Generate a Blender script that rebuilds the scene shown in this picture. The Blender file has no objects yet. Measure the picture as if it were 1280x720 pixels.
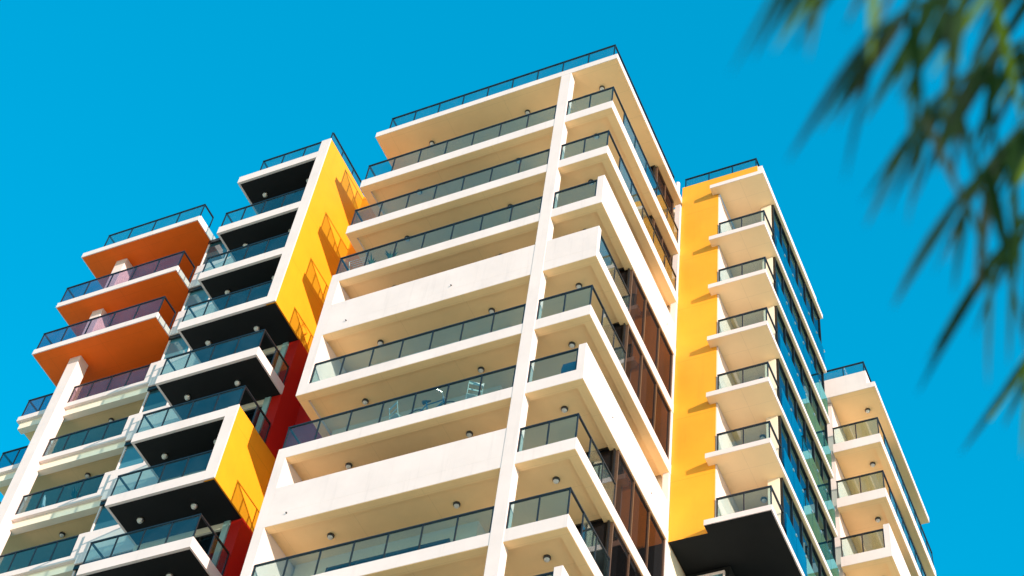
import bpy, math, random
from mathutils import Vector, Matrix
random.seed(7)
sc = bpy.context.scene
COL = sc.collection
rad = math.radians

# ------------------------------------------------------------------ frame of reference
CAMZ = 1.7
OX, OY, OZ = -16.72, 28.5714, 52.909 + CAMZ      # site origin: foot of the central fin, underside of the top balcony but one
SUN = Vector((-2.2, 1.0, -0.56)).normalized()     # direction the light travels

# ------------------------------------------------------------------ materials
def new_mat(name):
    m = bpy.data.materials.new(name); m.use_nodes = True
    nt = m.node_tree; nt.nodes.clear()
    out = nt.nodes.new('ShaderNodeOutputMaterial')
    return m, nt, out

def N(nt, kind, **kw):
    n = nt.nodes.new(kind)
    for k, v in kw.items():
        if k in n.inputs: n.inputs[k].default_value = v
        else: setattr(n, k, v)
    return n

def schlick(nt, f0):
    """angle-dependent mirror share that is the same on both faces of a thin pane"""
    lw = N(nt, 'ShaderNodeLayerWeight'); lw.inputs['Blend'].default_value = 0.5
    p = N(nt, 'ShaderNodeMath', operation='POWER'); nt.links.new(lw.outputs['Facing'], p.inputs[0]); p.inputs[1].default_value = 5.0
    a = N(nt, 'ShaderNodeMath', operation='MULTIPLY_ADD'); nt.links.new(p.outputs[0], a.inputs[0]); a.inputs[1].default_value = 1.0 - f0; a.inputs[2].default_value = f0
    return a.outputs[0]

def paint(name, rgb, rough=0.6, vary=0.06, streak=0.05, bump=0.15, spec=0.3, joints=False, clear=0.0, zj=0.0):
    """painted render: broad unevenness, faint vertical run-off streaks, fine grain"""
    m, nt, out = new_mat(name)
    b = N(nt, 'ShaderNodeBsdfPrincipled')
    b.inputs['Roughness'].default_value = rough
    b.inputs['Specular IOR Level'].default_value = spec
    b.inputs['Coat Weight'].default_value = clear
    L = nt.links
    geo = N(nt, 'ShaderNodeNewGeometry')
    n1 = N(nt, 'ShaderNodeTexNoise', Scale=0.9, Detail=5.0, Roughness=0.6)
    L.new(geo.outputs['Position'], n1.inputs['Vector'])
    mp = N(nt, 'ShaderNodeMapping'); mp.inputs['Scale'].default_value = (6.0, 6.0, 0.35)
    L.new(geo.outputs['Position'], mp.inputs['Vector'])
    n2 = N(nt, 'ShaderNodeTexNoise', Scale=1.0, Detail=4.0, Roughness=0.65)
    L.new(mp.outputs[0], n2.inputs['Vector'])
    r1 = N(nt, 'ShaderNodeMapRange'); r1.inputs['From Min'].default_value = 0.3; r1.inputs['From Max'].default_value = 0.7
    r1.inputs['To Min'].default_value = 1.0 - vary; r1.inputs['To Max'].default_value = 1.0 + vary * 0.4
    L.new(n1.outputs['Fac'], r1.inputs['Value'])
    r2 = N(nt, 'ShaderNodeMapRange'); r2.inputs['From Min'].default_value = 0.55; r2.inputs['From Max'].default_value = 0.8
    r2.inputs['To Min'].default_value = 1.0; r2.inputs['To Max'].default_value = 1.0 - streak
    L.new(n2.outputs['Fac'], r2.inputs['Value'])
    mu = N(nt, 'ShaderNodeMath', operation='MULTIPLY')
    L.new(r1.outputs[0], mu.inputs[0]); L.new(r2.outputs[0], mu.inputs[1])
    val = mu.outputs[0]
    if joints:                                         # fine formwork lines cast in the concrete
        sx = N(nt, 'ShaderNodeSeparateXYZ'); L.new(geo.outputs['Position'], sx.inputs[0])
        def line(axis, pitch):
            d = N(nt, 'ShaderNodeMath', operation='DIVIDE'); L.new(sx.outputs[axis], d.inputs[0]); d.inputs[1].default_value = pitch
            f = N(nt, 'ShaderNodeMath', operation='FRACT'); L.new(d.outputs[0], f.inputs[0])
            c = N(nt, 'ShaderNodeMath', operation='LESS_THAN'); L.new(f.outputs[0], c.inputs[0]); c.inputs[1].default_value = 0.014 / pitch
            return c.outputs[0]
        a = N(nt, 'ShaderNodeMath', operation='MAXIMUM'); L.new(line(0, 2.4), a.inputs[0]); L.new(line(1, 1.2), a.inputs[1])
        s = N(nt, 'ShaderNodeMath', operation='MULTIPLY_ADD'); L.new(a.outputs[0], s.inputs[0]); s.inputs[1].default_value = -0.12; s.inputs[2].default_value = 1.0
        mm = N(nt, 'ShaderNodeMath', operation='MULTIPLY'); L.new(val, mm.inputs[0]); L.new(s.outputs[0], mm.inputs[1]); val = mm.outputs[0]
    if zj:                                             # a shallow render joint at every floor
        sx = N(nt, 'ShaderNodeSeparateXYZ'); L.new(geo.outputs['Position'], sx.inputs[0])
        sh = N(nt, 'ShaderNodeMath', operation='SUBTRACT'); L.new(sx.outputs[2], sh.inputs[0]); sh.inputs[1].default_value = OZ - 60.0 - 0.35
        d = N(nt, 'ShaderNodeMath', operation='DIVIDE'); L.new(sh.outputs[0], d.inputs[0]); d.inputs[1].default_value = zj
        f = N(nt, 'ShaderNodeMath', operation='FRACT'); L.new(d.outputs[0], f.inputs[0])
        c = N(nt, 'ShaderNodeMath', operation='LESS_THAN'); L.new(f.outputs[0], c.inputs[0]); c.inputs[1].default_value = 0.02 / zj
        s2 = N(nt, 'ShaderNodeMath', operation='MULTIPLY_ADD'); L.new(c.outputs[0], s2.inputs[0]); s2.inputs[1].default_value = -0.22; s2.inputs[2].default_value = 1.0
        m2 = N(nt, 'ShaderNodeMath', operation='MULTIPLY'); L.new(val, m2.inputs[0]); L.new(s2.outputs[0], m2.inputs[1]); val = m2.outputs[0]
    vm = N(nt, 'ShaderNodeVectorMath', operation='SCALE'); vm.inputs[0].default_value = rgb
    L.new(val, vm.inputs['Scale'])
    L.new(vm.outputs[0], b.inputs['Base Color'])
    n3 = N(nt, 'ShaderNodeTexNoise', Scale=45.0, Detail=3.0)
    L.new(geo.outputs['Position'], n3.inputs['Vector'])
    bp = N(nt, 'ShaderNodeBump', Strength=bump, Distance=0.01)
    L.new(n3.outputs['Fac'], bp.inputs['Height']); L.new(bp.outputs[0], b.inputs['Normal'])
    L.new(b.outputs[0], out.inputs[0])
    return m

def plain(name, rgb, rough=0.5, metal=0.0, spec=0.5, vary=0.1, scale=12.0):
    m, nt, out = new_mat(name)
    b = N(nt, 'ShaderNodeBsdfPrincipled')
    b.inputs['Roughness'].default_value = rough; b.inputs['Metallic'].default_value = metal
    b.inputs['Specular IOR Level'].default_value = spec
    geo = N(nt, 'ShaderNodeNewGeometry')
    n = N(nt, 'ShaderNodeTexNoise', Scale=scale, Detail=3.0)
    nt.links.new(geo.outputs['Position'], n.inputs['Vector'])
    r = N(nt, 'ShaderNodeMapRange'); r.inputs['To Min'].default_value = 1 - vary; r.inputs['To Max'].default_value = 1 + vary
    nt.links.new(n.outputs['Fac'], r.inputs['Value'])
    vm = N(nt, 'ShaderNodeVectorMath', operation='SCALE'); vm.inputs[0].default_value = rgb
    nt.links.new(r.outputs[0], vm.inputs['Scale']); nt.links.new(vm.outputs[0], b.inputs['Base Color'])
    nt.links.new(b.outputs[0], out.inputs[0])
    return m

def rail_glass(name, tint, f0=0.04, refl=(1, 1, 1), veil=0.0, veil_rgb=(0.3, 0.4, 0.45)):
    """thin balustrade glass: tinted see-through, Fresnel mirror, a trace of dust"""
    m, nt, out = new_mat(name); L = nt.links
    t = N(nt, 'ShaderNodeBsdfTransparent'); t.inputs['Color'].default_value = (*tint, 1)
    g = N(nt, 'ShaderNodeBsdfGlossy'); g.inputs['Roughness'].default_value = 0.015; g.inputs['Color'].default_value = (*refl, 1)
    d = N(nt, 'ShaderNodeBsdfDiffuse'); d.inputs['Color'].default_value = (*veil_rgb, 1)
    geo = N(nt, 'ShaderNodeNewGeometry')
    nz = N(nt, 'ShaderNodeTexNoise', Scale=1.6, Detail=4.0); L.new(geo.outputs['Position'], nz.inputs['Vector'])
    r = N(nt, 'ShaderNodeMapRange'); r.inputs['From Min'].default_value = 0.35; r.inputs['From Max'].default_value = 0.75
    r.inputs['To Min'].default_value = veil * 0.4; r.inputs['To Max'].default_value = veil * 1.6
    L.new(nz.outputs['Fac'], r.inputs['Value'])
    m0 = N(nt, 'ShaderNodeMixShader'); L.new(r.outputs[0], m0.inputs[0]); L.new(t.outputs[0], m0.inputs[1]); L.new(d.outputs[0], m0.inputs[2])
    bp = N(nt, 'ShaderNodeBump', Strength=0.04, Distance=0.02)
    nb = N(nt, 'ShaderNodeTexNoise', Scale=0.8, Detail=1.0); L.new(geo.outputs['Position'], nb.inputs['Vector'])
    L.new(nb.outputs['Fac'], bp.inputs['Height']); L.new(bp.outputs[0], g.inputs['Normal'])
    m1 = N(nt, 'ShaderNodeMixShader'); L.new(schlick(nt, f0), m1.inputs[0]); L.new(m0.outputs[0], m1.inputs[1]); L.new(g.outputs[0], m1.inputs[2])
    L.new(m1.outputs[0], out.inputs[0])
    return m

def window_glass(name, rgb, f0=0.045, refl=(1, 1, 1)):
    """window glass of a dim room: dark body with curtains-like unevenness under a Fresnel mirror"""
    m, nt, out = new_mat(name); L = nt.links
    geo = N(nt, 'ShaderNodeNewGeometry')
    mp = N(nt, 'ShaderNodeMapping'); mp.inputs['Scale'].default_value = (0.75, 0.75, 0.33)
    L.new(geo.outputs['Position'], mp.inputs['Vector'])
    w = N(nt, 'ShaderNodeTexWhiteNoise'); w.noise_dimensions = '3D'
    fl = N(nt, 'ShaderNodeVectorMath', operation='FLOOR'); L.new(mp.outputs[0], fl.inputs[0]); L.new(fl.outputs[0], w.inputs['Vector'])
    r = N(nt, 'ShaderNodeMapRange'); r.inputs['To Min'].default_value = 0.5; r.inputs['To Max'].default_value = 2.2
    L.new(w.outputs['Value'], r.inputs['Value'])
    vm = N(nt, 'ShaderNodeVectorMath', operation='SCALE'); vm.inputs[0].default_value = rgb; L.new(r.outputs[0], vm.inputs['Scale'])
    d = N(nt, 'ShaderNodeBsdfDiffuse'); L.new(vm.outputs[0], d.inputs['Color'])
    g = N(nt, 'ShaderNodeBsdfGlossy'); g.inputs['Roughness'].default_value = 0.01; g.inputs['Color'].default_value = (*refl, 1)
    nb = N(nt, 'ShaderNodeTexNoise', Scale=0.5, Detail=1.0); L.new(geo.outputs['Position'], nb.inputs['Vector'])
    bp = N(nt, 'ShaderNodeBump', Strength=0.08, Distance=0.03); L.new(nb.outputs['Fac'], bp.inputs['Height']); L.new(bp.outputs[0], g.inputs['Normal'])
    mx = N(nt, 'ShaderNodeMixShader'); L.new(schlick(nt, f0), mx.inputs[0]); L.new(d.outputs[0], mx.inputs[1]); L.new(g.outputs[0], mx.inputs[2])
    L.new(mx.outputs[0], out.inputs[0])
    return m

def leaf_mat():
    m, nt, out = new_mat('palm_leaf'); L = nt.links
    geo = N(nt, 'ShaderNodeNewGeometry')
    cr = N(nt, 'ShaderNodeValToRGB')
    e = cr.color_ramp.elements
    e[0].position = 0.0; e[0].color = (0.0025, 0.014, 0.008, 1)
    e[1].position = 1.0; e[1].color = (0.24, 0.38, 0.015, 1)
    e2 = cr.color_ramp.elements.new(0.76); e2.color = (0.010, 0.045, 0.006, 1)
    L.new(geo.outputs['Random Per Island'], cr.inputs[0])
    b = N(nt, 'ShaderNodeBsdfPrincipled'); b.inputs['Roughness'].default_value = 0.55; b.inputs['Specular IOR Level'].default_value = 0.15
    L.new(cr.outputs[0], b.inputs['Base Color'])
    t = N(nt, 'ShaderNodeBsdfTranslucent')
    sc_ = N(nt, 'ShaderNodeVectorMath', operation='MULTIPLY'); sc_.inputs[1].default_value = (1.5, 1.5, 0.6)
    L.new(cr.outputs[0], sc_.inputs[0]); L.new(sc_.outputs[0], t.inputs['Color'])
    mx = N(nt, 'ShaderNodeMixShader'); mx.inputs[0].default_value = 0.3
    L.new(b.outputs[0], mx.inputs[1]); L.new(t.outputs[0], mx.inputs[2]); L.new(mx.outputs[0], out.inputs[0])
    return m

M = {
    'white': paint('white_render', (0.75, 0.64, 0.62), vary=0.07, streak=0.09),
    'soffit': paint('cream_soffit', (0.92, 0.63, 0.32), vary=0.06, streak=0.02, joints=True),
    'pale': paint('soffit_brighter_lit', (0.95, 0.71, 0.41), vary=0.05, streak=0.02, joints=True),  # right tower's soffit paint, paled to stand in for brighter bounce light
    'black': paint('black_soffit', (0.010, 0.011, 0.012), vary=0.2, rough=0.7, spec=0.2),
    'orange': paint('orange_soffit', (0.98, 0.145, 0.0005), vary=0.08, rough=0.6, streak=0.03, joints=True),
    'yellow': paint('yellow_render', (0.84, 0.315, 0.008), vary=0.07, streak=0.08, zj=3.0),
    'yellow_less_sun': paint('yellow_render_less_sun', (0.83, 0.36, 0.020), vary=0.07, streak=0.08, zj=3.0),  # same paint as the other yellow; the sunlight difference is offset in its tint
    'red': paint('red_render', (0.50, 0.008, 0.003), vary=0.06),
    'cream': paint('cream_wall', (0.82, 0.72, 0.58), vary=0.05),
    'teal': paint('teal_panel', (0.36, 0.52, 0.52), vary=0.05, rough=0.25, spec=0.6),
    'metal': plain('black_rail_paint', (0.010, 0.013, 0.018), rough=0.35, vary=0.2),
    'frame': plain('bronze_frame', (0.10, 0.055, 0.035), rough=0.35, vary=0.2),
    'dframe': plain('dark_frame', (0.006, 0.006, 0.007), rough=0.4, vary=0.2),
    'glass': rail_glass('green_rail_glass', (0.72, 0.84, 0.83), f0=0.06, veil=0.02),
    'bglass': rail_glass('blue_rail_glass', (0.22, 0.48, 0.60), f0=0.34, refl=(0.35, 0.95, 1.0), veil=0.10, veil_rgb=(0.02, 0.30, 0.50)),
    'tglass': rail_glass('teal_rail_glass', (0.42, 0.62, 0.68), f0=0.07, veil=0.03, veil_rgb=(0.05, 0.25, 0.32)),
    'pglass': rail_glass('plum_rail_glass', (0.72, 0.62, 0.70), veil=0.06, veil_rgb=(0.3, 0.25, 0.32)),
    'win': window_glass('dark_window_glass', (0.008, 0.008, 0.009), f0=0.03, refl=(0.42, 0.27, 0.20)),
    'bwin': window_glass('blue_window_glass', (0.002, 0.005, 0.008), f0=0.02, refl=(0.35, 0.75, 0.90)),
    'twin': window_glass('teal_window_glass', (0.04, 0.12, 0.15), f0=0.10),
    'lamp_rim': plain('lamp_rim', (0.03, 0.03, 0.033), rough=0.4),
    'lamp_lens': plain('lamp_lens', (0.62, 0.62, 0.60), rough=0.3),
    'steel': plain('steel', (0.6, 0.6, 0.6), rough=0.3, metal=0.8),
    'blue_cloth': plain('blue_cloth', (0.02, 0.13, 0.26), rough=0.8),
    'white_plastic': plain('white_plastic', (0.75, 0.75, 0.73), rough=0.4),
    'pot': plain('clay_pot', (0.35, 0.14, 0.07), rough=0.8),
    'leaf': plain('plant_leaf', (0.07, 0.13, 0.02), rough=0.5, vary=0.5, scale=20),
    'yleaf': plain('yellow_leaf', (0.55, 0.50, 0.12), rough=0.5, vary=0.3, scale=20),
    'rubber': plain('rubber', (0.015, 0.015, 0.015), rough=0.8),
    'bark': paint('palm_bark', (0.16, 0.12, 0.08), vary=0.4, bump=0.6),
    'palm': leaf_mat(),
}

# ------------------------------------------------------------------ mesh helpers
class MB:
    def __init__(self): self.v = []; self.f = []; self.mi = []; self.cur = 0
    def mat(self, i): self.cur = i; return self
    def face(self, pts):
        i = len(self.v); self.v += [tuple(p) for p in pts]; self.f.append(tuple(range(i, i + len(pts)))); self.mi.append(self.cur)
    def box(self, x0, x1, y0, y1, z0, z1):
        i = len(self.v)
        self.v += [(x0,y0,z0),(x1,y0,z0),(x1,y1,z0),(x0,y1,z0),(x0,y0,z1),(x1,y0,z1),(x1,y1,z1),(x0,y1,z1)]
        for q in ((0,3,2,1),(4,5,6,7),(0,1,5,4),(1,2,6,5),(2,3,7,6),(3,0,4,7)):
            self.f.append(tuple(i + k for k in q)); self.mi.append(self.cur)
        return self
    def tube(self, pts, r, n=8, cap=True):
        pts = [Vector(p) for p in pts]; rs = r if isinstance(r, (list, tuple)) else [r] * len(pts)
        i0 = len(self.v); up = Vector((0.13, 0.21, 0.97))
        for k, p in enumerate(pts):
            t = (pts[min(k + 1, len(pts) - 1)] - pts[max(k - 1, 0)]).normalized()
            a = t.cross(up)
            if a.length < 1e-3: a = t.cross(Vector((1, 0, 0)))
            a.normalize(); b = t.cross(a)
            for j in range(n):
                q = 2 * math.pi * j / n
                self.v.append(tuple(p + rs[k] * (math.cos(q) * a + math.sin(q) * b)))
        for k in range(len(pts) - 1):
            for j in range(n):
                A = i0 + k * n + j; B = i0 + k * n + (j + 1) % n
                self.f.append((A, B, B + n, A + n)); self.mi.append(self.cur)
        if cap:
            self.f.append(tuple(i0 + j for j in range(n))[::-1]); self.mi.append(self.cur)
            e = i0 + (len(pts) - 1) * n
            self.f.append(tuple(e + j for j in range(n))); self.mi.append(self.cur)
        return self
    def lathe(self, prof, cx, cy, n=20):
        i0 = len(self.v)
        for (r, z) in prof:
            for j in range(n):
                q = 2 * math.pi * j / n
                self.v.append((cx + r * math.cos(q), cy + r * math.sin(q), z))
        for k in range(len(prof) - 1):
            for j in range(n):
                A = i0 + k * n + j; B = i0 + k * n + (j + 1) % n
                self.f.append((A, B, B + n, A + n)); self.mi.append(self.cur)
        return self
    def build(self, name, mats, parent=None, bevel=0.0, smooth=False, off=(0, 0, 0)):
        me = bpy.data.meshes.new(name)
        ox, oy, oz = off
        me.from_pydata([(a - ox, b - oy, c - oz) for a, b, c in self.v], [], self.f)
        for m in (mats if isinstance(mats, (list, tuple)) else [mats]):
            me.materials.append(M[m] if isinstance(m, str) else m)
        me.polygons.foreach_set('material_index', self.mi)
        if smooth: me.polygons.foreach_set('use_smooth', [True] * len(self.f))
        me.update()
        o = bpy.data.objects.new(name, me); COL.objects.link(o)
        if parent: o.parent = parent
        else: o.location = off
        if bevel:
            b = o.modifiers.new('bevel', 'BEVEL'); b.width = bevel; b.segments = 2; b.limit_method = 'ANGLE'
        return o

def tag(o, label=None, cat=None, group=None, kind=None):
    if label: o['label'] = label
    if cat: o['category'] = cat
    if group: o['group'] = group
    if kind: o['kind'] = kind
    return o

def empty(name, x, y, label, cat, group=None):
    o = bpy.data.objects.new(name, None); COL.objects.link(o)
    o.empty_display_size = 0.5
    o.location = (x + OX, y + OY, 0)
    return tag(o, label, cat, group)

class Tower:
    """site coordinates (X right along the fronts, Y back, Z up from origin level) put into one thing"""
    def __init__(self, x, y, label):
        self.root = empty('apartment_tower', x, y, label, 'apartment tower'); self.off = (x, y, -OZ)
    def add(self, mb, name, mats, parent=None, bevel=0.0, smooth=False):
        return mb.build(name, mats, parent or self.root, bevel, smooth, self.off)

def railing(T, balcony, runs, z0, z1, glass='glass', pitch=1.1, top=True, posts=True):
    """runs: polylines of axis-aligned legs [(x,y),(x,y)...]; z0 = slab top, z1 = top of handrail"""
    f = None; h = 0.03; e = 0.02
    for run in runs:
        fr = MB()
        for (x0, y0), (x1, y1) in zip(run[:-1], run[1:]):
            gl = MB(); Lx, Ly = x1 - x0, y1 - y0; L = math.hypot(Lx, Ly); n = max(1, round(L / pitch))
            alongx = abs(Lx) > abs(Ly)
            a0, a1 = (min(x0, x1), max(x0, x1)) if alongx else (min(y0, y1), max(y0, y1))
            c = y0 if alongx else x0
            def B(mb, s0, s1, w, za, zb):
                if alongx: mb.box(s0, s1, c - w, c + w, za, zb)
                else: mb.box(c - w, c + w, s0, s1, za, zb)
            if top: B(fr, a0 - (0.03 if alongx else -0.03), a1 + (0.03 if alongx else 0.0), h, z1 - 0.05, z1)
            for k in range(n + 1):
                s = a0 + (a1 - a0) * k / n
                if posts:
                    if not alongx and k == 0 and len(run) > 2: continue
                    B(fr, s - e, s + e, e, z0 - 0.1, z1 - 0.052)
                if k < n:
                    s1_ = a0 + (a1 - a0) * (k + 1) / n
                    B(gl, s + 0.03, s1_ - 0.03, 0.006, z0 + 0.0, z1 - (0.054 if top else 0.0))
            T.add(gl, 'glass_panel', glass, balcony)
        f = T.add(fr, 'railing', 'metal', balcony)
    return f

def lamp(T, balcony, x, y, z, f=0.62, rim='lamp_rim'):
    mb = MB()
    mb.mat(0).lathe([(0.01, z), (0.17 * f, z), (0.175 * f, z - 0.05), (0.15 * f, z - 0.085), (0.135 * f, z - 0.085)], x, y, 18)
    mb.mat(1).lathe([(0.135 * f, z - 0.085), (0.115 * f, z - 0.125), (0.07 * f, z - 0.15), (0.001, z - 0.157)], x, y, 18)
    return T.add(mb, 'ceiling_light', [rim, 'lamp_lens'], balcony, smooth=True)

def zk(k): return 3.55 if k == 0 else -3.0 * (k - 1)
LAST = 9                                            # last storey worked out in detail

def window_wall(T, axis, c, a0, a1, z0, z1, n, glass='win', frame='frame', name='window', parent=None):
    """glazed bay: axis 'x' = facing right (plane X=c), 'y' = facing front (plane Y=c)"""
    fr = MB(); gl = MB(); w = 0.026
    def B(mb, s0, s1, d0, d1, za, zb):
        if axis == 'x': mb.box(c - d1, c - d0, s0, s1, za, zb)
        else: mb.box(s0, s1, c + d0, c + d1, za, zb)
    B(fr, a0, a1, 0.0, 0.09, z1 - 0.07, z1); B(fr, a0, a1, 0.0, 0.09, z0, z0 + 0.07)
    for k in range(n + 1):
        s = a0 + (a1 - a0) * k / n
        s = min(max(s, a0 + w), a1 - w)
        B(fr, s - w, s + w, 0.003, 0.088, z0 + 0.07, z1 - 0.07)
    for k in range(n):
        s = a0 + (a1 - a0) * k / n; t = a0 + (a1 - a0) * (k + 1) / n
        B(gl, s + 0.03, t - 0.03, 0.05, 0.07, z0 + 0.06, z1 - 0.06)
    f = T.add(fr, name, frame, parent)
    T.add(gl, 'pane', glass, f)
    return f

# ================================================================== CENTRAL TOWER
T = Tower(-2.8, 7.0, 'white central tower with the widest front balconies and a tall fin beside its corner balconies')
XL, XR, YB = -7.9, 2.25, 6.95
fin = MB().box(0.0, 0.42, -0.012, 0.33, -27.0, 3.54)
T.add(fin, 'fin_wall', 'white', bevel=0.012)
for bx in ((-7.5, -1.5, 1.8, 13.0, -27, 3.5), (-1.49, 0.4, 4.4, 13.0, -27, 3.5), (0.41, 1.6, 5.2, 13.0, -27, 3.5), (1.61, 2.24, 7.06, 13.0, -27, 3.5), (2.03, 2.238, 6.80, 7.05, -27, 3.3)):
    T.add(MB().box(*bx), 'wall', 'white' if bx[0] > 2 else 'cream')
shaft = MB().box(-7.7, 2.1, 0.6, 13.0, -OZ, -27.02)
T.add(shaft, 'wall', 'white')
pod = MB()
for k in range(0, LAST + 1):
    z = zk(k)
    mb = MB(); th = 0.48
    if k == 0:
        mb.mat(0).box(XL, XR, 0.0, 7.05, z + 0.012, z + 0.33)
        mb.mat(1).box(XL + 0.02, XR - 0.02, 0.02, 7.03, z, z + 0.012)
        mb.mat(0).box(XL + 0.35, XR - 0.1, 0.14, 6.9, z + 0.33, z + 0.50)
    else:
        mb.mat(1)
        mb.box(XL + 0.3, XR - 0.3, 0.3, 6.95, z + 0.14, z + 0.44)
        mb.mat(0).box(XL + 0.3, XR - 0.3, 0.3, 6.95, z + 0.441, z + 0.46).mat(1)
        # downstand edge beams: white outside, soffit paint under
        for (x0, x1, y0, y1) in ((XL, XR, 0, 0.3), (XL, XL + 0.3, 0.3, 6.95), (XR - 0.3, XR, 0.3, 6.95)):
            mb.mat(0).box(x0, x1, y0, y1, z + 0.012, z + th)
            mb.mat(1).box(x0 + (0.012 if x0 == XL else 0), x1 - (0.012 if x1 == XR else 0), y0 + (0.012 if y0 == 0 else 0), y1, z, z + 0.012)
    bal = T.add(mb, 'balcony' if k else 'roof', ['white', 'soffit'], bevel=0.0)
    zl = z if k == 0 else z + 0.14
    lamp(T, bal, -5.9, 1.0, zl); lamp(T, bal, -1.82, 1.0, zl); lamp(T, bal, 1.25, 1.0, zl)
    if k == 0:
        railing(T, bal, [[(-7.5, 6.6), (-7.5, 0.22), (2.0, 0.22), (2.0, 6.6)]], z + 0.5, 5.06, pitch=1.05)
        continue
    top = z + 1.52; s = z + th
    ph = (k - 1) % 3                                 # 0: k=1,4,7   1: k=2,5,8   2: k=3,6,9
    left_wall = k >= 4 and ph in (0, 1)
    solid_left = k in (4, 7)
    solid_right = k == 4
    solid_side = ph == 2
    head = zk(k - 1)
    if left_wall:                                    # closed left end, full storey high
        lw = MB().box(XL, XL + 0.34, 0.0, 6.9, s, head + 0.011 if k != 1 else head)
        T.add(lw, 'end_wall', 'white', bal)
    par = MB()
    xl = XL + 0.34 if left_wall else XL + 0.06
    if solid_left:
        par.box(xl + 0.001, -0.001, 0.0, 0.2, s, z + 1.66)
    if solid_right:
        par.box(0.421, XR, 0.0, 0.2, s, z + 1.66)
    if solid_side:
        par.box(XR - 0.25, XR, 0.0, 6.79, s, z + 1.64)
    if par.v: T.add(par, 'parapet', 'white', bal, bevel=0.01)
    runs = []
    if not solid_left:
        runs.append([(xl + 0.06, 0.05), (-0.04, 0.05)] if left_wall else [(xl + 0.05, 2.6), (xl + 0.05, 0.05), (-0.04, 0.05)])
    ye = 6.75 if k in (1, 2) else 2.86
    if solid_side: runs.append([(0.45, 0.05), (XR - 0.28, 0.05)])
    elif solid_right: runs.append([(XR - 0.05, 0.25), (XR - 0.05, ye)])
    else: runs.append([(0.45, 0.05), (XR - 0.05, 0.05), (XR - 0.05, ye)])
    railing(T, bal, runs, s, top)
    # rooms behind
    y0 = 2.9 if k > 2 else 5.0
    xw = 2.22 if k in (4, 5, 7, 8) else (1.98 if k < 3 else 1.0)
    for bx in ((0.42, xw - 0.1, y0, 5.19),) + (((1.61, xw - 0.1, 5.2, 6.98),) if xw > 1.7 else ()):
        T.add(MB().box(*bx, s - 0.05, head + 0.13), 'wall', 'cream')
    if xw > 1.7: window_wall(T, 'y', y0 - 0.10, 0.45, xw - 0.09, s + 0.004, head - (0.004 if k == 1 else 0.0) + (0.0 if k == 1 else 0.136), 2, frame='dframe')
    window_wall(T, 'x', xw, y0, 6.79, s + 0.003, head - (0.004 if k == 1 else 0.06) if xw < 2.2 else head - 0.004, 2 if k < 3 else 3)
    window_wall(T, 'y', 1.69, -6.3, -2.3, s + 0.01, s + 2.1, 4, frame='dframe', name='sliding_door')
# small overflow spouts in the solid parapets
for (x, z) in ((-6.75, -8.55), (-2.9, -8.3), (-6.9, -17.6)):
    sp = MB().tube([(x, 0.1, z), (x, -0.05, z - 0.02)], 0.022, 8)
    T.add(sp, 'overflow_spout', 'lamp_rim')
for (y, z) in ((2.2, -14.3), (5.4, -14.35), (6.0, -5.25)):
    sp = MB().tube([(2.1, y, z), (2.275, y, z - 0.02)], 0.022, 8)
    T.add(sp, 'overflow_spout', 'lamp_rim')
vp = MB().tube([(2.12, 6.75, 3.88), (2.12, 6.75, 4.75)], 0.09, 12)
T.add(vp, 'vent_pipe', 'white')

# ================================================================== RIGHT TOWER
R = Tower(4.0, 10.5, 'tower with a tall plain yellow front wall beside a stack of short cream balconies')
R.add(MB().box(2.25, 3.75, 6.95, 13.9, -15.0, 3.44), 'wall', 'yellow_less_sun')
R.add(MB().box(2.25, 3.525, 6.95, 7.16, 3.44, 3.735), 'wall', 'yellow_less_sun')
R.add(MB().box(2.25, 5.36, 6.952, 7.16, 3.735, 4.66), 'parapet', 'yellow_less_sun')
R.add(MB().box(5.36, 5.55, 6.97, 13.9, 3.72, 4.60), 'wall', 'white')
rw = MB().box(3.753, 3.80, 6.97, 10.2, -15.0, 3.44)
R.add(rw, 'wall', 'white')
R.add(MB().box(3.81, 5.1, 10.2, 13.9, -15, 3.44), 'wall', 'cream')
R.add(MB().box(5.11, 5.50, 8.1, 13.9, -15, 3.44), 'wall', 'cream')
R.add(MB().box(2.3, 3.75, 8.4, 13.8, -27, -15.1), 'wall', 'black')
R.add(MB().box(3.76, 5.4, 11.0, 13.8, -27, -15.1), 'wall', 'black')
window_wall(R, 'y', 8.3, 2.55, 3.6, -17.2, -15.32, 2, glass='twin', frame='white', name='window')
R.add(MB().box(2.3, 5.4, 7.2, 13.8, -OZ, -27.02), 'wall', 'white')
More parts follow.
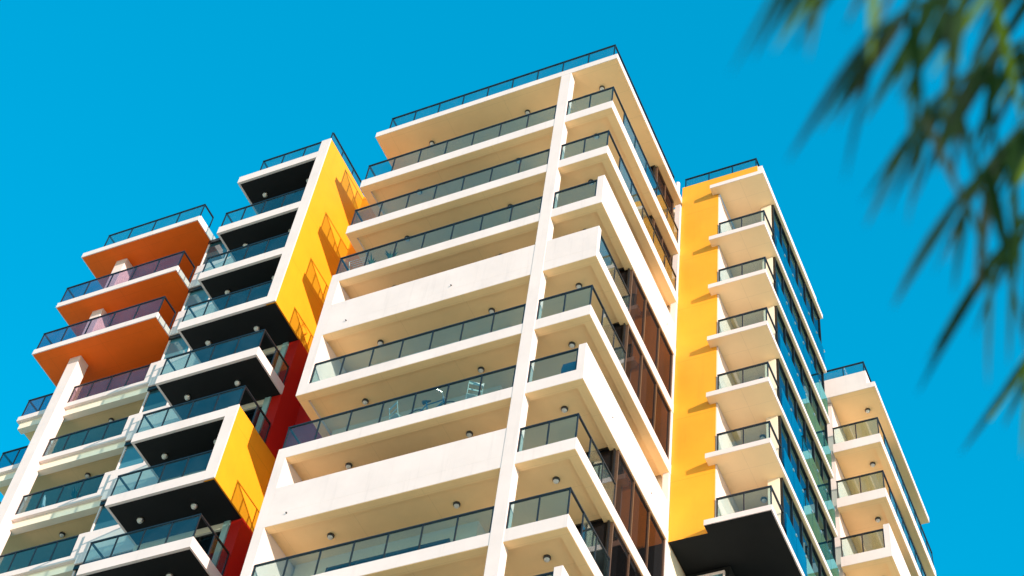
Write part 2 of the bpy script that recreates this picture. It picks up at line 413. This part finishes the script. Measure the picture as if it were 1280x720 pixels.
for k in range(0, 7):
    z = 3.47 if k == 0 else zk(k); th = 0.23
    mb = MB(); mb.mat(0)
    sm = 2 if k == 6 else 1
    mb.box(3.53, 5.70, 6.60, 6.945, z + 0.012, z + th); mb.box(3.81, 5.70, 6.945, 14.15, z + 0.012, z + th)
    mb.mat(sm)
    if k == 6:
        mb.box(3.54, 5.66, 6.63, 6.945, z - 0.01, z + 0.012); mb.box(2.26, 5.66, 6.9451, 14.1, z - 0.01, z - 0.001)
    else:
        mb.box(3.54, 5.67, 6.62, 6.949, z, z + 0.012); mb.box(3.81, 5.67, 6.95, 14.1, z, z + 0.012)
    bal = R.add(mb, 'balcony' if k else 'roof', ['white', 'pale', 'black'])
    if k < 6: lamp(R, bal, 4.74, 8.85, z)
    if k == 0: continue
    s = z + th; top = z + 1.40
    railing(R, bal, [[(3.84, 6.93), (5.58, 6.93), (5.58, 8.1)]], s, top, pitch=0.9)
    head = (3.47 if k == 1 else zk(k - 1))
    n = 6; y0, y1 = 8.14, 14.1
    for i in range(n):
        a = y0 + (y1 - y0) * i / n; b = y0 + (y1 - y0) * (i + 1) / n
        R.add(MB().box(5.664, 5.676, a + 0.012, b - 0.012, s, top), 'glass_panel', 'bglass', bal)
        R.add(MB().box(5.645, 5.695, b - 0.05, b + 0.05, top - 0.1, top - 0.03), 'clamp', 'steel', bal)
    window_wall(R, 'x', 5.60, 8.14, 14.1, s + 0.002, head - 0.004, 6, glass='bwin', frame='dframe')
    R.add(MB().box(3.81, 3.86, 8.6, 9.9, s, s + 2.1), 'sliding_door', 'win')
rr = R.add(MB().box(2.3, 5.3, 7.0, 7.1, 4.66, 4.70), 'roof_kerb', 'white')
railing(R, rr, [[(2.34, 7.05), (5.28, 7.05), (5.28, 12.0)]], 4.70, 5.36, pitch=1.0)

# ================================================================== FAR TOWER
F = Tower(6.2, 19.0, 'narrow farthest tower whose white balconies peep out behind the blue glazed side')
FX0, FX1, FY0, FY1 = 5.38, 7.23, 15.6, 23.5
F.add(MB().box(4.2, 5.36, 15.9, 23.4, -27, 0.24), 'wall', 'white')
F.add(MB().box(5.37, 6.3, 18.6, 23.4, -27, 0.24), 'wall', 'cream')
F.add(MB().box(4.3, 6.8, 16.4, 23.4, -OZ, -27.02), 'wall', 'white')
for k in range(0, 7):
    z = 0.26 if k == 0 else -3.0 * k; th = 0.3 if k == 0 else 0.48
    mb = MB()
    if k == 0:
        mb.mat(0).box(4.2, FX1, FY0, FY1, z + 0.012, z + 0.3); mb.mat(1).box(FX0, FX1 - 0.03, FY0 + 0.02, FY1 - 0.02, z, z + 0.012)
        mb.mat(0).box(4.2, FX1 - 0.32, FY0 + 0.003, FY1 - 0.3, z + 0.3, 1.36)
    else:
        mb.mat(1).box(FX0, FX1 - 0.3, FY0 + 0.3, FY1, z + 0.11, z + th - 0.02)
        for (x0, x1, y0, y1) in ((FX0, FX1, FY0, FY0 + 0.3), (FX1 - 0.3, FX1, FY0 + 0.3, FY1)):
            mb.mat(0).box(x0, x1, y0, y1, z + 0.012, z + th); mb.mat(1).box(x0, x1 - (0.015 if x1 == FX1 else 0), y0 + (0.015 if y0 == FY0 else 0), y1, z, z + 0.012)
    bal = F.add(mb, 'balcony' if k else 'roof', ['white', 'soffit'])
    lamp(F, bal, 6.6, 16.7, z if k == 0 else z + 0.11)
    if k == 0:
        railing(F, bal, [[(4.3, FY0 + 0.08), (FX1 - 0.4, FY0 + 0.08), (FX1 - 0.4, FY1 - 0.5)]], 1.36, 2.02, pitch=1.0); continue
    s = z + th
    if k in (3, 6):
        F.add(MB().box(FX1 - 0.22, FX1, FY0, FY1 - 0.05, s, z + 1.62), 'parapet', 'white', bal)
        railing(F, bal, [[(FX0 + 0.05, FY0 + 0.05), (FX1 - 0.25, FY0 + 0.05)]], s, z + 1.45, pitch=0.9)
    else:
        railing(F, bal, [[(FX0 + 0.05, FY0 + 0.05), (FX1 - 0.05, FY0 + 0.05), (FX1 - 0.05, FY1 - 0.1)]], s, z + 1.45, pitch=0.9)
    hd = (0.26 if k == 1 else -3.0 * (k - 1))
    window_wall(F, 'x', 6.42, 18.6, 23.4, s + 0.002, hd - 0.004, 4, glass='bwin', frame='dframe')

# ================================================================== LEFT TOWER
Lt = Tower(-15.5, 5.0, 'tower with orange soffits, stacked black-bottomed box balconies and yellow and red side walls')
BX0, BX1, BD = -14.15, -10.1, 1.85
# solid mass behind
Lt.add(MB().box(-16.5, -10.12, 2.35, 12.0, -27, 3.3), 'wall', 'cream')
Lt.add(MB().box(-22.2, -16.51, 4.6, 12.0, -27, 3.3), 'wall', 'cream')
Lt.add(MB().box(-22.0, -10.3, 2.6, 12.0, -OZ, -27.02), 'wall', 'white')
# right-hand side wall, painted in bands
for (z0, z1, c) in ((-6.0, 4.68, 'yellow'), (-11.58, -6.0, 'red'), (-15.0, -11.58, 'yellow'), (-20.58, -15.0, 'red'), (-27, -20.58, 'yellow')):
    o = Lt.add(MB().box(-10.5, -10.1, BD, 3.0, z0, z1).box(-10.099, -7.7, 2.95, 3.3, z0, min(z1, 4.6)), 'side_wall', c)
    o['label'] = c + ' painted band of the side wall'
# yellow flank of each box, with a white front edge
for (z0, z1) in ((-6.0, 4.68), (-15.0, -11.58), (-24.0, -20.58)):
    w = Lt.add(MB().box(-10.5, -10.1, 0.05, BD, z0, z1), 'flank_wall', 'yellow')
    Lt.add(MB().box(-10.52, -10.097, 0.0, 0.05, z0 - 0.003, z1 + 0.02), 'edge_trim', 'white', w)
for k in range(0, LAST + 1):
    z = 3.52 if k == 0 else zk(k); th = 0.42
    x1 = BX1 - 0.425 if k in (0, 1, 2, 3, 5, 6, 8, 9) else BX1
    mb = MB()
    mb.mat(0).box(BX0, x1, 0.0, BD, z + 0.012, z + th)
    mb.mat(0).box(BX0, x1, 0.0, 0.10, z - 0.001, z + 0.012); mb.box(BX0, BX0 + 0.09, 0.10, BD, z - 0.001, z + 0.012)
    if x1 == BX1: mb.box(x1 - 0.06, x1, 0.10, BD, z - 0.001, z + 0.012)
    mb.mat(1).box(BX0 + 0.09, x1 - (0.06 if x1 == BX1 else 0), 0.10, BD, z - 0.006, z + 0.011)
    if k in (3, 6, 9): mb.mat(1).box(x1, BX1 - 0.05, 0.10, BD, z - 0.0175, z - 0.0055)
    if k == 0:
        mb.mat(0).box(BX0 + 0.5, x1, 0.16, BD, z + th, z + th + 0.2)
    bal = Lt.add(mb, 'balcony' if k else 'roof', ['white', 'black'])
    lamp(Lt, bal, -13.33, 0.88, z - 0.006, 0.62, 'steel'); lamp(Lt, bal, -11.32, 0.88, z - 0.006, 0.62, 'steel')
    s = z + th
    if k == 0:
        railing(Lt, bal, [[(BX0 + 0.65, 1.8), (BX0 + 0.65, 0.3), (x1, 0.3)]], s + 0.2, 5.23, pitch=0.95); continue
    flank = (k <= 3) or (k == 6) or (k == 9)
    flank = (-6.0 - 0.1 < z < 3) or (-15.1 < z < -14.9) or (-24.1 < z < -23.9)
    top = z + 1.42
    if flank: runs = [[(BX0 + 0.05, 1.8), (BX0 + 0.05, 0.05), (BX1 - 0.45, 0.05)]]
    else: runs = [[(BX0 + 0.05, 1.8), (BX0 + 0.05, 0.05), (BX1 - 0.05, 0.05), (BX1 - 0.05, 1.8)]]
    railing(Lt, bal, runs, s, top, pitch=1.0)
    head = 3.52 if k == 1 else zk(k - 1)
    Lt.add(MB().box(BX0, -10.76, BD + 0.02, BD + 0.3, head - 0.25, head + 0.3), 'head_beam', 'cream', bal)
    window_wall(Lt, 'y', BD + 0.1, BX0, -10.79, s - 0.3, head - 0.25, 4, glass='bwin', frame='dframe')
    Lt.add(MB().box(-10.75, -10.53, BD - 0.04, BD + 0.2, s - 0.42, head - 0.01), 'blade_panel', 'teal', bal)
# rail on the flank's top
kt = Lt.add(MB().box(-10.45, -10.15, 0.06, 2.95, 4.703, 4.72), 'roof_kerb', 'white')
railing(Lt, kt, [[(-10.2, 0.1), (-10.2, 2.9)]], 4.72, 5.36, pitch=1.0)
# glazed slot between the boxes and the orange balconies
for k in range(1, LAST + 1):
    z = zk(k); head = 3.3 if k == 1 else zk(k - 1)
    up = Lt.add(MB().box(-16.5, BX0 - 0.003, 1.9, 2.2, z - 0.1, z + 1.35), 'slot_parapet', 'white')
    window_wall(Lt, 'y', 2.0, -16.5, BX0 - 0.003, z + 1.35, head - 0.1 - 0.002, 2, glass='twin', frame='white')
    Lt.add(MB().box(-16.5, BX0 - 0.003, 1.95, 1.999, head - 0.30, head - 0.102), 'slot_head', 'dframe')
# round-edged column carrying the orange balconies
Lt.add(MB().box(-20.95, -20.42, 1.68, 2.25, -OZ, 3.46), 'column', 'white', bevel=0.03)
# orange balconies
for k in range(0, 3):
    z = 3.45 if k == 0 else zk(k); th = 0.3
    mb = MB()
    mb.mat(0).box(-22.3, -16.57, 1.0, 4.6, z + 0.012, z + th)
    mb.mat(1).box(-22.26, -16.61, 1.04, 4.58, z, z + 0.012)
    if k == 0: mb.mat(0).box(-21.7, -16.62, 1.12, 4.5, z + th, z + th + 0.2)
    bal = Lt.add(mb, 'balcony' if k else 'roof', ['white', 'orange'])
    if k == 0:
        railing(Lt, bal, [[(-21.5, 4.2), (-21.5, 1.2), (-16.75, 1.2), (-16.75, 1.9)]], z + th + 0.2, 4.94, pitch=1.1); continue
    railing(Lt, bal, [[(-22.24, 4.2), (-22.24, 1.06), (-16.63, 1.06), (-16.63, 1.9)]], z + th, z + 1.36, glass='pglass', pitch=1.05)
    hd = 3.45 if k == 1 else 0.0
    window_wall(Lt, 'y', 4.5, -22.1, -16.6, z + th, hd - 0.3, 5, glass='win', frame='frame', name='sliding_door')
# white balconies below them, fascia slab over a set-back beam
for k in range(3, LAST + 1):
    z = zk(k)
    mb = MB()
    mb.mat(0).box(-22.6, -16.52, 2.0, 4.6, z + 0.26, z + 0.50)
    mb.mat(2).box(-22.5, -16.53, 2.13, 2.40, z - 0.10, z + 0.259)
    mb.mat(1).box(-22.5, -16.53, 2.41, 4.58, z + 0.06, z + 0.258)
    bal = Lt.add(mb, 'balcony', ['white', 'soffit', 'cream'])
    lamp(Lt, bal, -18.82, 3.0, z + 0.06); lamp(Lt, bal, -21.8, 3.0, z + 0.06)
    Lt.add(MB().box(-16.92, -16.53, 2.003, 2.2, z + 0.50, z + 1.5), 'end_pier', 'white', bal)
    railing(Lt, bal, [[(-22.5, 4.2), (-22.5, 2.05), (-20.97, 2.05)], [(-20.37, 2.05), (-16.95, 2.05)]], z + 0.50, z + 1.5, pitch=0.95, glass='pglass' if k == 3 else 'tglass')
    window_wall(Lt, 'y', 4.5, -22.1, -16.6, z + 0.5, zk(k - 1) - 0.3, 5, glass='twin', frame='dframe', name='sliding_door')

# ================================================================== THINGS ON THE BALCONIES
def place(o, x, y, z): o.location = (x + OX, y + OY, z + OZ)
def thing(name, x, y, z, label, cat, group=None):
    o = bpy.data.objects.new(name, None); COL.objects.link(o); place(o, x, y, z); o.empty_display_size = 0.3
    return tag(o, label, cat, group)

# bicycle standing along the sixth front balcony
b = thing('bicycle', -2.95, 0.42, -15 + 0.48, 'bicycle parked along the glass on the long balcony under the thick edge slab', 'bicycle')
def ring(cx, r, rr):
    m = MB(); pts = [(cx + r * math.cos(a * math.pi / 14), 0, 0.35 + r * math.sin(a * math.pi / 14)) for a in range(29)]
    return m.tube(pts, rr, 6, cap=False)
for cx in (-0.52, 0.52):
    w = MB()
    for a in range(10):
        t = a * math.pi / 5; w.tube([(cx, 0, 0.35), (cx + 0.32 * math.cos(t), 0, 0.35 + 0.32 * math.sin(t))], 0.004, 4)
    w.tube([(cx, -0.05, 0.35), (cx, 0.05, 0.35)], 0.02, 8)
    o = w.build('wheel', 'steel', b); ring(cx, 0.33, 0.02).build('tyre', 'rubber', o)
fr = MB()
for p, q in (((-0.52, 0, 0.35), (-0.1, 0, 0.3)), ((-0.52, 0, 0.35), (-0.2, 0, 0.82)), ((-0.1, 0, 0.3), (-0.22, 0, 0.9)), ((-0.1, 0, 0.3), (0.36, 0, 0.75)), ((-0.2, 0, 0.8), (0.34, 0, 0.84)), ((0.33, 0, 0.92), (0.52, 0, 0.35))):
    fr.tube([p, q], 0.02, 8)
fr.build('frame', 'blue_cloth', b)
MB().tube([(0.22, -0.3, 1.06), (0.34, -0.14, 1.05), (0.33, 0, 1.0), (0.34, 0.14, 1.05), (0.22, 0.3, 1.06)], 0.016, 8).tube([(0.33, 0, 1.0), (0.33, 0, 0.9)], 0.016, 8).build('handlebar', 'steel', b)
MB().tube([(-0.36, 0, 0.96), (-0.25, 0, 0.97), (-0.08, 0, 0.95)], [0.075, 0.06, 0.02], 8).build('saddle', 'rubber', b)

def folding_chair(x, y, z, label):
    c = thing('folding_chair', x, y, z, label, 'chair', 'folding chairs on the long balcony')
    for s in (-0.22, 0.22):
        MB().tube([(s, -0.25, 0.0), (s, 0.12, 0.45), (s, 0.25, 1.0)], 0.014, 8).build('leg', 'white_plastic', c)
        MB().tube([(s, 0.28, 0.0), (s, -0.2, 0.45)], 0.014, 8).build('leg', 'white_plastic', c)
    MB().box(-0.22, 0.22, -0.2, 0.2, 0.44, 0.46).build('seat', 'white_plastic', c)
    MB().box(-0.2, 0.2, 0.17, 0.185, 0.66, 0.72).box(-0.2, 0.2, 0.225, 0.24, 0.86, 0.98).build('backrest', 'white_plastic', c)
    return c
folding_chair(-4.1, 0.42, -15 + 0.48, 'white folding chair beside the rear wheel of the bicycle on the long balcony').rotation_euler.z = rad(150)
folding_chair(-1.55, 0.42, -15 + 0.48, 'white folding chair between the bicycle and the tall fin').rotation_euler.z = rad(215)

q = thing('covered_barbecue', 1.62, 0.62, -15 + 0.48, 'barbecue under a dark blue cover behind the corner glass', 'barbecue')
m = MB()
for (a0, c0, z0, a1, c1, z1) in ((0.28, 0.24, 0.0, 0.30, 0.26, 0.7), (0.30, 0.26, 0.7, 0.28, 0.2, 0.98), (0.28, 0.2, 0.98, 0.18, 0.08, 1.12)):
    i = [(-a0, -c0, z0), (a0, -c0, z0), (a0, c0, z0), (-a0, c0, z0)]; j = [(-a1, -c1, z1), (a1, -c1, z1), (a1, c1, z1), (-a1, c1, z1)]
    for k in range(4): m.face([i[k], i[(k + 1) % 4], j[(k + 1) % 4], j[k]])
m.face([(-0.18, -0.08, 1.12), (0.18, -0.08, 1.12), (0.18, 0.08, 1.12), (-0.18, 0.08, 1.12)])
m.build('cover', 'blue_cloth', q)
MB().tube([(-0.24, -0.2, 0), (-0.24, -0.2, 0.09)], 0.02, 8).tube([(0.24, -0.2, 0), (0.24, -0.2, 0.09)], 0.02, 8).build('leg', 'metal', q)

def potted_plant(x, y, z, label, h=1.0, mat='leaf', spread=0.28, n=26, group='potted plants on the balconies'):
    p = thing('potted_plant', x, y, z, label, 'potted plant', group)
    MB().lathe([(0.001, 0.0), (0.13, 0.0), (0.18, 0.32), (0.2, 0.33), (0.2, 0.37), (0.165, 0.37), (0.16, 0.3), (0.001, 0.3)], 0, 0, 16).build('pot', 'pot', p, smooth=False)
    f = MB()
    for k in range(n):
        a = random.uniform(0, 6.28); t = random.uniform(0.35, 1.0); L = (h - 0.3) * t
        d = Vector((math.cos(a), math.sin(a), 0)); s = Vector((-d.y, d.x, 0)); wv = 0.035
        b0 = Vector((0, 0, 0.32)) + d * 0.03; c1 = b0 + Vector((0, 0, L * 0.65)) + d * spread * 0.35 * t; c2 = b0 + Vector((0, 0, L * random.uniform(0.75, 1.0))) + d * spread * t
        f.face([b0 - s * 0.012, b0 + s * 0.012, c1 + s * wv, c1 - s * wv]); f.face([c1 - s * wv, c1 + s * wv, c2])
    f.build('foliage', mat, p)
    return p
potted_plant(-6.35, 0.5, -18 + 0.48, 'pale yellow-leaved potted plant behind the long solid parapet', h=1.5, mat='yleaf', spread=0.3)
potted_plant(-6.7, 0.42, -6 + 0.48, 'green potted plant in front of the drying rack on the third long balcony', h=1.1)
potted_plant(-5.95, 0.42, -6 + 0.48, 'green potted plant standing past the drying rack towards the tall fin', h=1.0)
potted_plant(-18.35, 2.45, -12 + 0.50, 'leafy potted plant beside the leaning white parasol', h=1.15)

d = thing('drying_rack', -7.25, 0.5, -6 + 0.48, 'white clothes drying rack at the open end of the long balcony', 'drying rack')
m = MB()
for s in (-0.35, 0.35):
    m.tube([(s, -0.2, 0), (s, 0.2, 1.05)], 0.012, 8); m.tube([(s, 0.2, 0), (s, -0.2, 1.05)], 0.012, 8)
for t in range(6): m.tube([(-0.35, -0.2 + 0.08 * t, 1.05), (0.35, -0.2 + 0.08 * t, 1.05)], 0.008, 6)
m.build('rack_frame', 'white_plastic', d)
u = thing('parasol', -19.55, 2.5, -12 + 0.50, 'folded white parasol leaning behind the balcony glass next to the tall white column', 'parasol')
MB().tube([(0, 0, 0), (-0.5, 0.1, 1.5)], 0.018, 8).build('pole', 'steel', u)
MB().tube([(-0.12, 0.02, 0.36), (-0.17, 0.03, 0.5), (-0.42, 0.085, 1.28), (-0.48, 0.1, 1.46)], [0.05, 0.075, 0.05, 0.015], 10).build('canopy', 'white_plastic', u)

# ================================================================== CAMERA
yaw, pitch, roll = rad(-31.22108604), rad(52.44902334), rad(9.54332113)
FPX = 2157.6011
fwd = Vector((math.sin(yaw) * math.cos(pitch), math.cos(yaw) * math.cos(pitch), math.sin(pitch)))
r0 = Vector((math.cos(yaw), -math.sin(yaw), 0)); u0 = r0.cross(fwd)
right = math.cos(roll) * r0 + math.sin(roll) * u0
up = -math.sin(roll) * r0 + math.cos(roll) * u0
CAM = Vector((0, 0, CAMZ))
cd = bpy.data.cameras.new('camera'); cam = bpy.data.objects.new('camera', cd); COL.objects.link(cam)
cam.matrix_world = Matrix(((right.x, up.x, -fwd.x, 0), (right.y, up.y, -fwd.y, 0), (right.z, up.z, -fwd.z, CAMZ), (0, 0, 0, 1)))
cd.sensor_width = 36; cd.lens = 36 * FPX / 1280; cd.clip_start = 0.05; cd.clip_end = 6000
cd.dof.use_dof = True; cd.dof.focus_distance = 66; cd.dof.aperture_fstop = 2.6
sc.camera = cam

# ================================================================== PALM beside the viewer
def at(px, py, d): return CAM + (fwd + right * (px - 640) / FPX - up * (py - 360) / FPX) * d
def img(dx, dy, dd=0.0): return right * dx - up * dy + fwd * dd
crown = at(1520, 110, 3.9)
pr = bpy.data.objects.new('palm_tree', None); COL.objects.link(pr); pr.location = (crown.x + 0.05, crown.y - 0.05, 0)
tag(pr, 'palm tree with blurred green fronds hanging against the sky close to the viewer', 'palm tree')
po = tuple(pr.location)
pts = []; rs_ = []
for k in range(13):
    t = k / 12; pts.append((crown.x + 0.05 * (1 - t), crown.y - 0.05 * (1 - t), crown.z * t)); rs_.append(0.15 - 0.05 * t + (0.012 if k % 2 else 0))
MB().tube(pts, rs_, 14).build('trunk', 'bark', pr, off=po, smooth=True)

def leaflet(mb, p, d, L, w, droop):
    """one narrow leaflet from p along d, sagging towards the ground"""
    d = d.normalized(); n = 5
    side = d.cross(fwd + Vector((random.uniform(-.6, .6), random.uniform(-.6, .6), random.uniform(-.6, .6)))).normalized()
    prev = None; q = p.copy()
    prof = (0.45, 0.95, 1.0, 0.8, 0.5, 0.06)
    row = []
    for k in range(n + 1):
        row.append((q - side * w * prof[k], q + side * w * prof[k]))
        d = (d + Vector((0, 0, -1)) * droop / n).normalized(); q = q + d * (L / n)
    i = len(mb.v)
    for a, b_ in row: mb.v += [tuple(a), tuple(b_)]
    for k in range(n):
        mb.f.append((i + 2 * k, i + 2 * k + 1, i + 2 * k + 3, i + 2 * k + 2)); mb.mi.append(0)

def bez(P, t):
    P = [p.copy() for p in P]
    while len(P) > 1: P = [P[i].lerp(P[i + 1], t) for i in range(len(P) - 1)]
    return P[0]

def frond(ctrl, n, t0, t1, dirs, L, w=0.0085, droop=0.5, both=True):
    P = [at(*c) for c in ctrl]
    mb = MB()
    pts = [bez(P, k / 16) for k in range(17)]
    mb.tube(pts, [0.010 - 0.007 * k / 16 for k in range(17)], 6)
    for k in range(n):
        t = t0 + (t1 - t0) * (k + random.uniform(-.3, .3)) / max(1, n - 1); t = min(max(t, 0), 1)
        dx, dy = dirs[k % len(dirs)]
        d = img(dx + random.uniform(-.14, .14), dy + random.uniform(-.12, .12), random.uniform(-.2, .2))
        leaflet(mb, bez(P, t), d, L * random.uniform(.7, 1.1) * (1 - 0.35 * max(0, t - 0.6)), w * random.choice((.6, .8, 1.0, 1.0, 1.5)), droop * random.uniform(.3, 1))
    return mb.build('frond', 'palm', pr, off=po)
DL = (-0.55, 0.83); DN = (-0.15, 1.0); DR = (0.25, 0.95); DLL = (-0.8, 0.6)
C0 = (1520, 110, 3.9)
frond([C0, (1410,-80,3.5), (1270,-140,3.0), (1120,-120,2.6), (1000,-60,2.35)], 30, 0.3, 1.0, [DL, DL, DN, DL], 0.25, w=0.0075)
frond([C0, (1420,-20,3.5), (1320,-60,3.1), (1200,-40,2.8), (1090,40,2.5)], 38, 0.2, 1.0, [DL, DN, DL, DR, DL], 0.26, w=0.008)
frond([C0, (1430,40,3.6), (1340,0,3.3), (1250,50,2.9), (1150,140,2.7)], 44, 0.15, 1.0, [DL, DN, DL, DR, DL], 0.26, w=0.008)
frond([C0, (1440,90,3.6), (1370,70,3.4), (1280,130,3.0), (1200,250,2.8)], 44, 0.15, 1.0, [DL, DN, DR, DL], 0.27, w=0.008)
frond([C0, (1450,140,3.7), (1390,150,3.5), (1310,220,3.2), (1240,330,3.0)], 34, 0.15, 1.0, [DL, DN, DL, DR], 0.30, w=0.008)
frond([C0, (1460,190,3.8), (1410,270,3.7), (1350,350,3.4), (1280,460,3.2)], 18, 0.35, 1.0, [DL, DN, DL], 0.28, w=0.007)
for ctrl in ([C0, (1560,0,4.0), (1680,-60,4.2), (1800,20,4.3), (1880,160,4.4)], [C0, (1560,200,4.1), (1660,300,4.4), (1740,460,4.6), (1800,640,4.7)],
             [C0, (1500,-60,4.1), (1510,-200,4.5), (1530,-300,5.0), (1570,-320,5.4)]):
    frond(ctrl, 30, 0.15, 1.0, [DL, DR, DN, (0.7, 0.6)], 0.34)

# ================================================================== GROUND
g = MB(); g.face([(-2500, -2500, 0), (2500, -2500, 0), (2500, 2500, 0), (-2500, 2500, 0)])
go = g.build('ground', paint('sand_paving', (0.80, 0.66, 0.47), vary=0.12, streak=0.0, bump=0.3))
tag(go, kind='structure')

# ================================================================== SKY, SUN, VIEW
EL = math.asin(-SUN.z); AZ = math.atan2(-SUN.x, -SUN.y)
w = bpy.data.worlds.new('World'); sc.world = w; w.use_nodes = True
nt = w.node_tree; nt.nodes.clear()
sky = nt.nodes.new('ShaderNodeTexSky'); sky.sky_type = 'NISHITA'; sky.sun_disc = False
sky.sun_elevation = EL; sky.sun_rotation = AZ; sky.air_density = 1.0; sky.dust_density = 0.2; sky.ozone_density = 1.0
hs = nt.nodes.new('ShaderNodeHueSaturation'); hs.inputs['Hue'].default_value = 0.485; hs.inputs['Saturation'].default_value = 2.6; hs.inputs['Value'].default_value = 2.62
bg = nt.nodes.new('ShaderNodeBackground'); bg.inputs['Strength'].default_value = 0.15
wo = nt.nodes.new('ShaderNodeOutputWorld')
gm = nt.nodes.new('ShaderNodeGamma'); gm.inputs['Gamma'].default_value = 0.5
nt.links.new(sky.outputs[0], gm.inputs['Color']); nt.links.new(gm.outputs[0], hs.inputs['Color']); nt.links.new(hs.outputs[0], bg.inputs['Color']); nt.links.new(bg.outputs[0], wo.inputs[0])
ld = bpy.data.lights.new('sun', 'SUN'); ld.energy = 5.0; ld.angle = rad(0.5); ld.color = (1.0, 0.84, 0.70)
lo = bpy.data.objects.new('sun', ld); COL.objects.link(lo)
lo.rotation_euler = SUN.to_track_quat('-Z', 'Y').to_euler()
lo.location = (40, -20, 120)
sc.view_settings.view_transform = 'Standard'; sc.view_settings.look = 'None'
sc.view_settings.exposure = 0.50; sc.view_settings.gamma = 1.0
sc.cycles.max_bounces = 12; sc.cycles.transparent_max_bounces = 24; sc.cycles.diffuse_bounces = 6
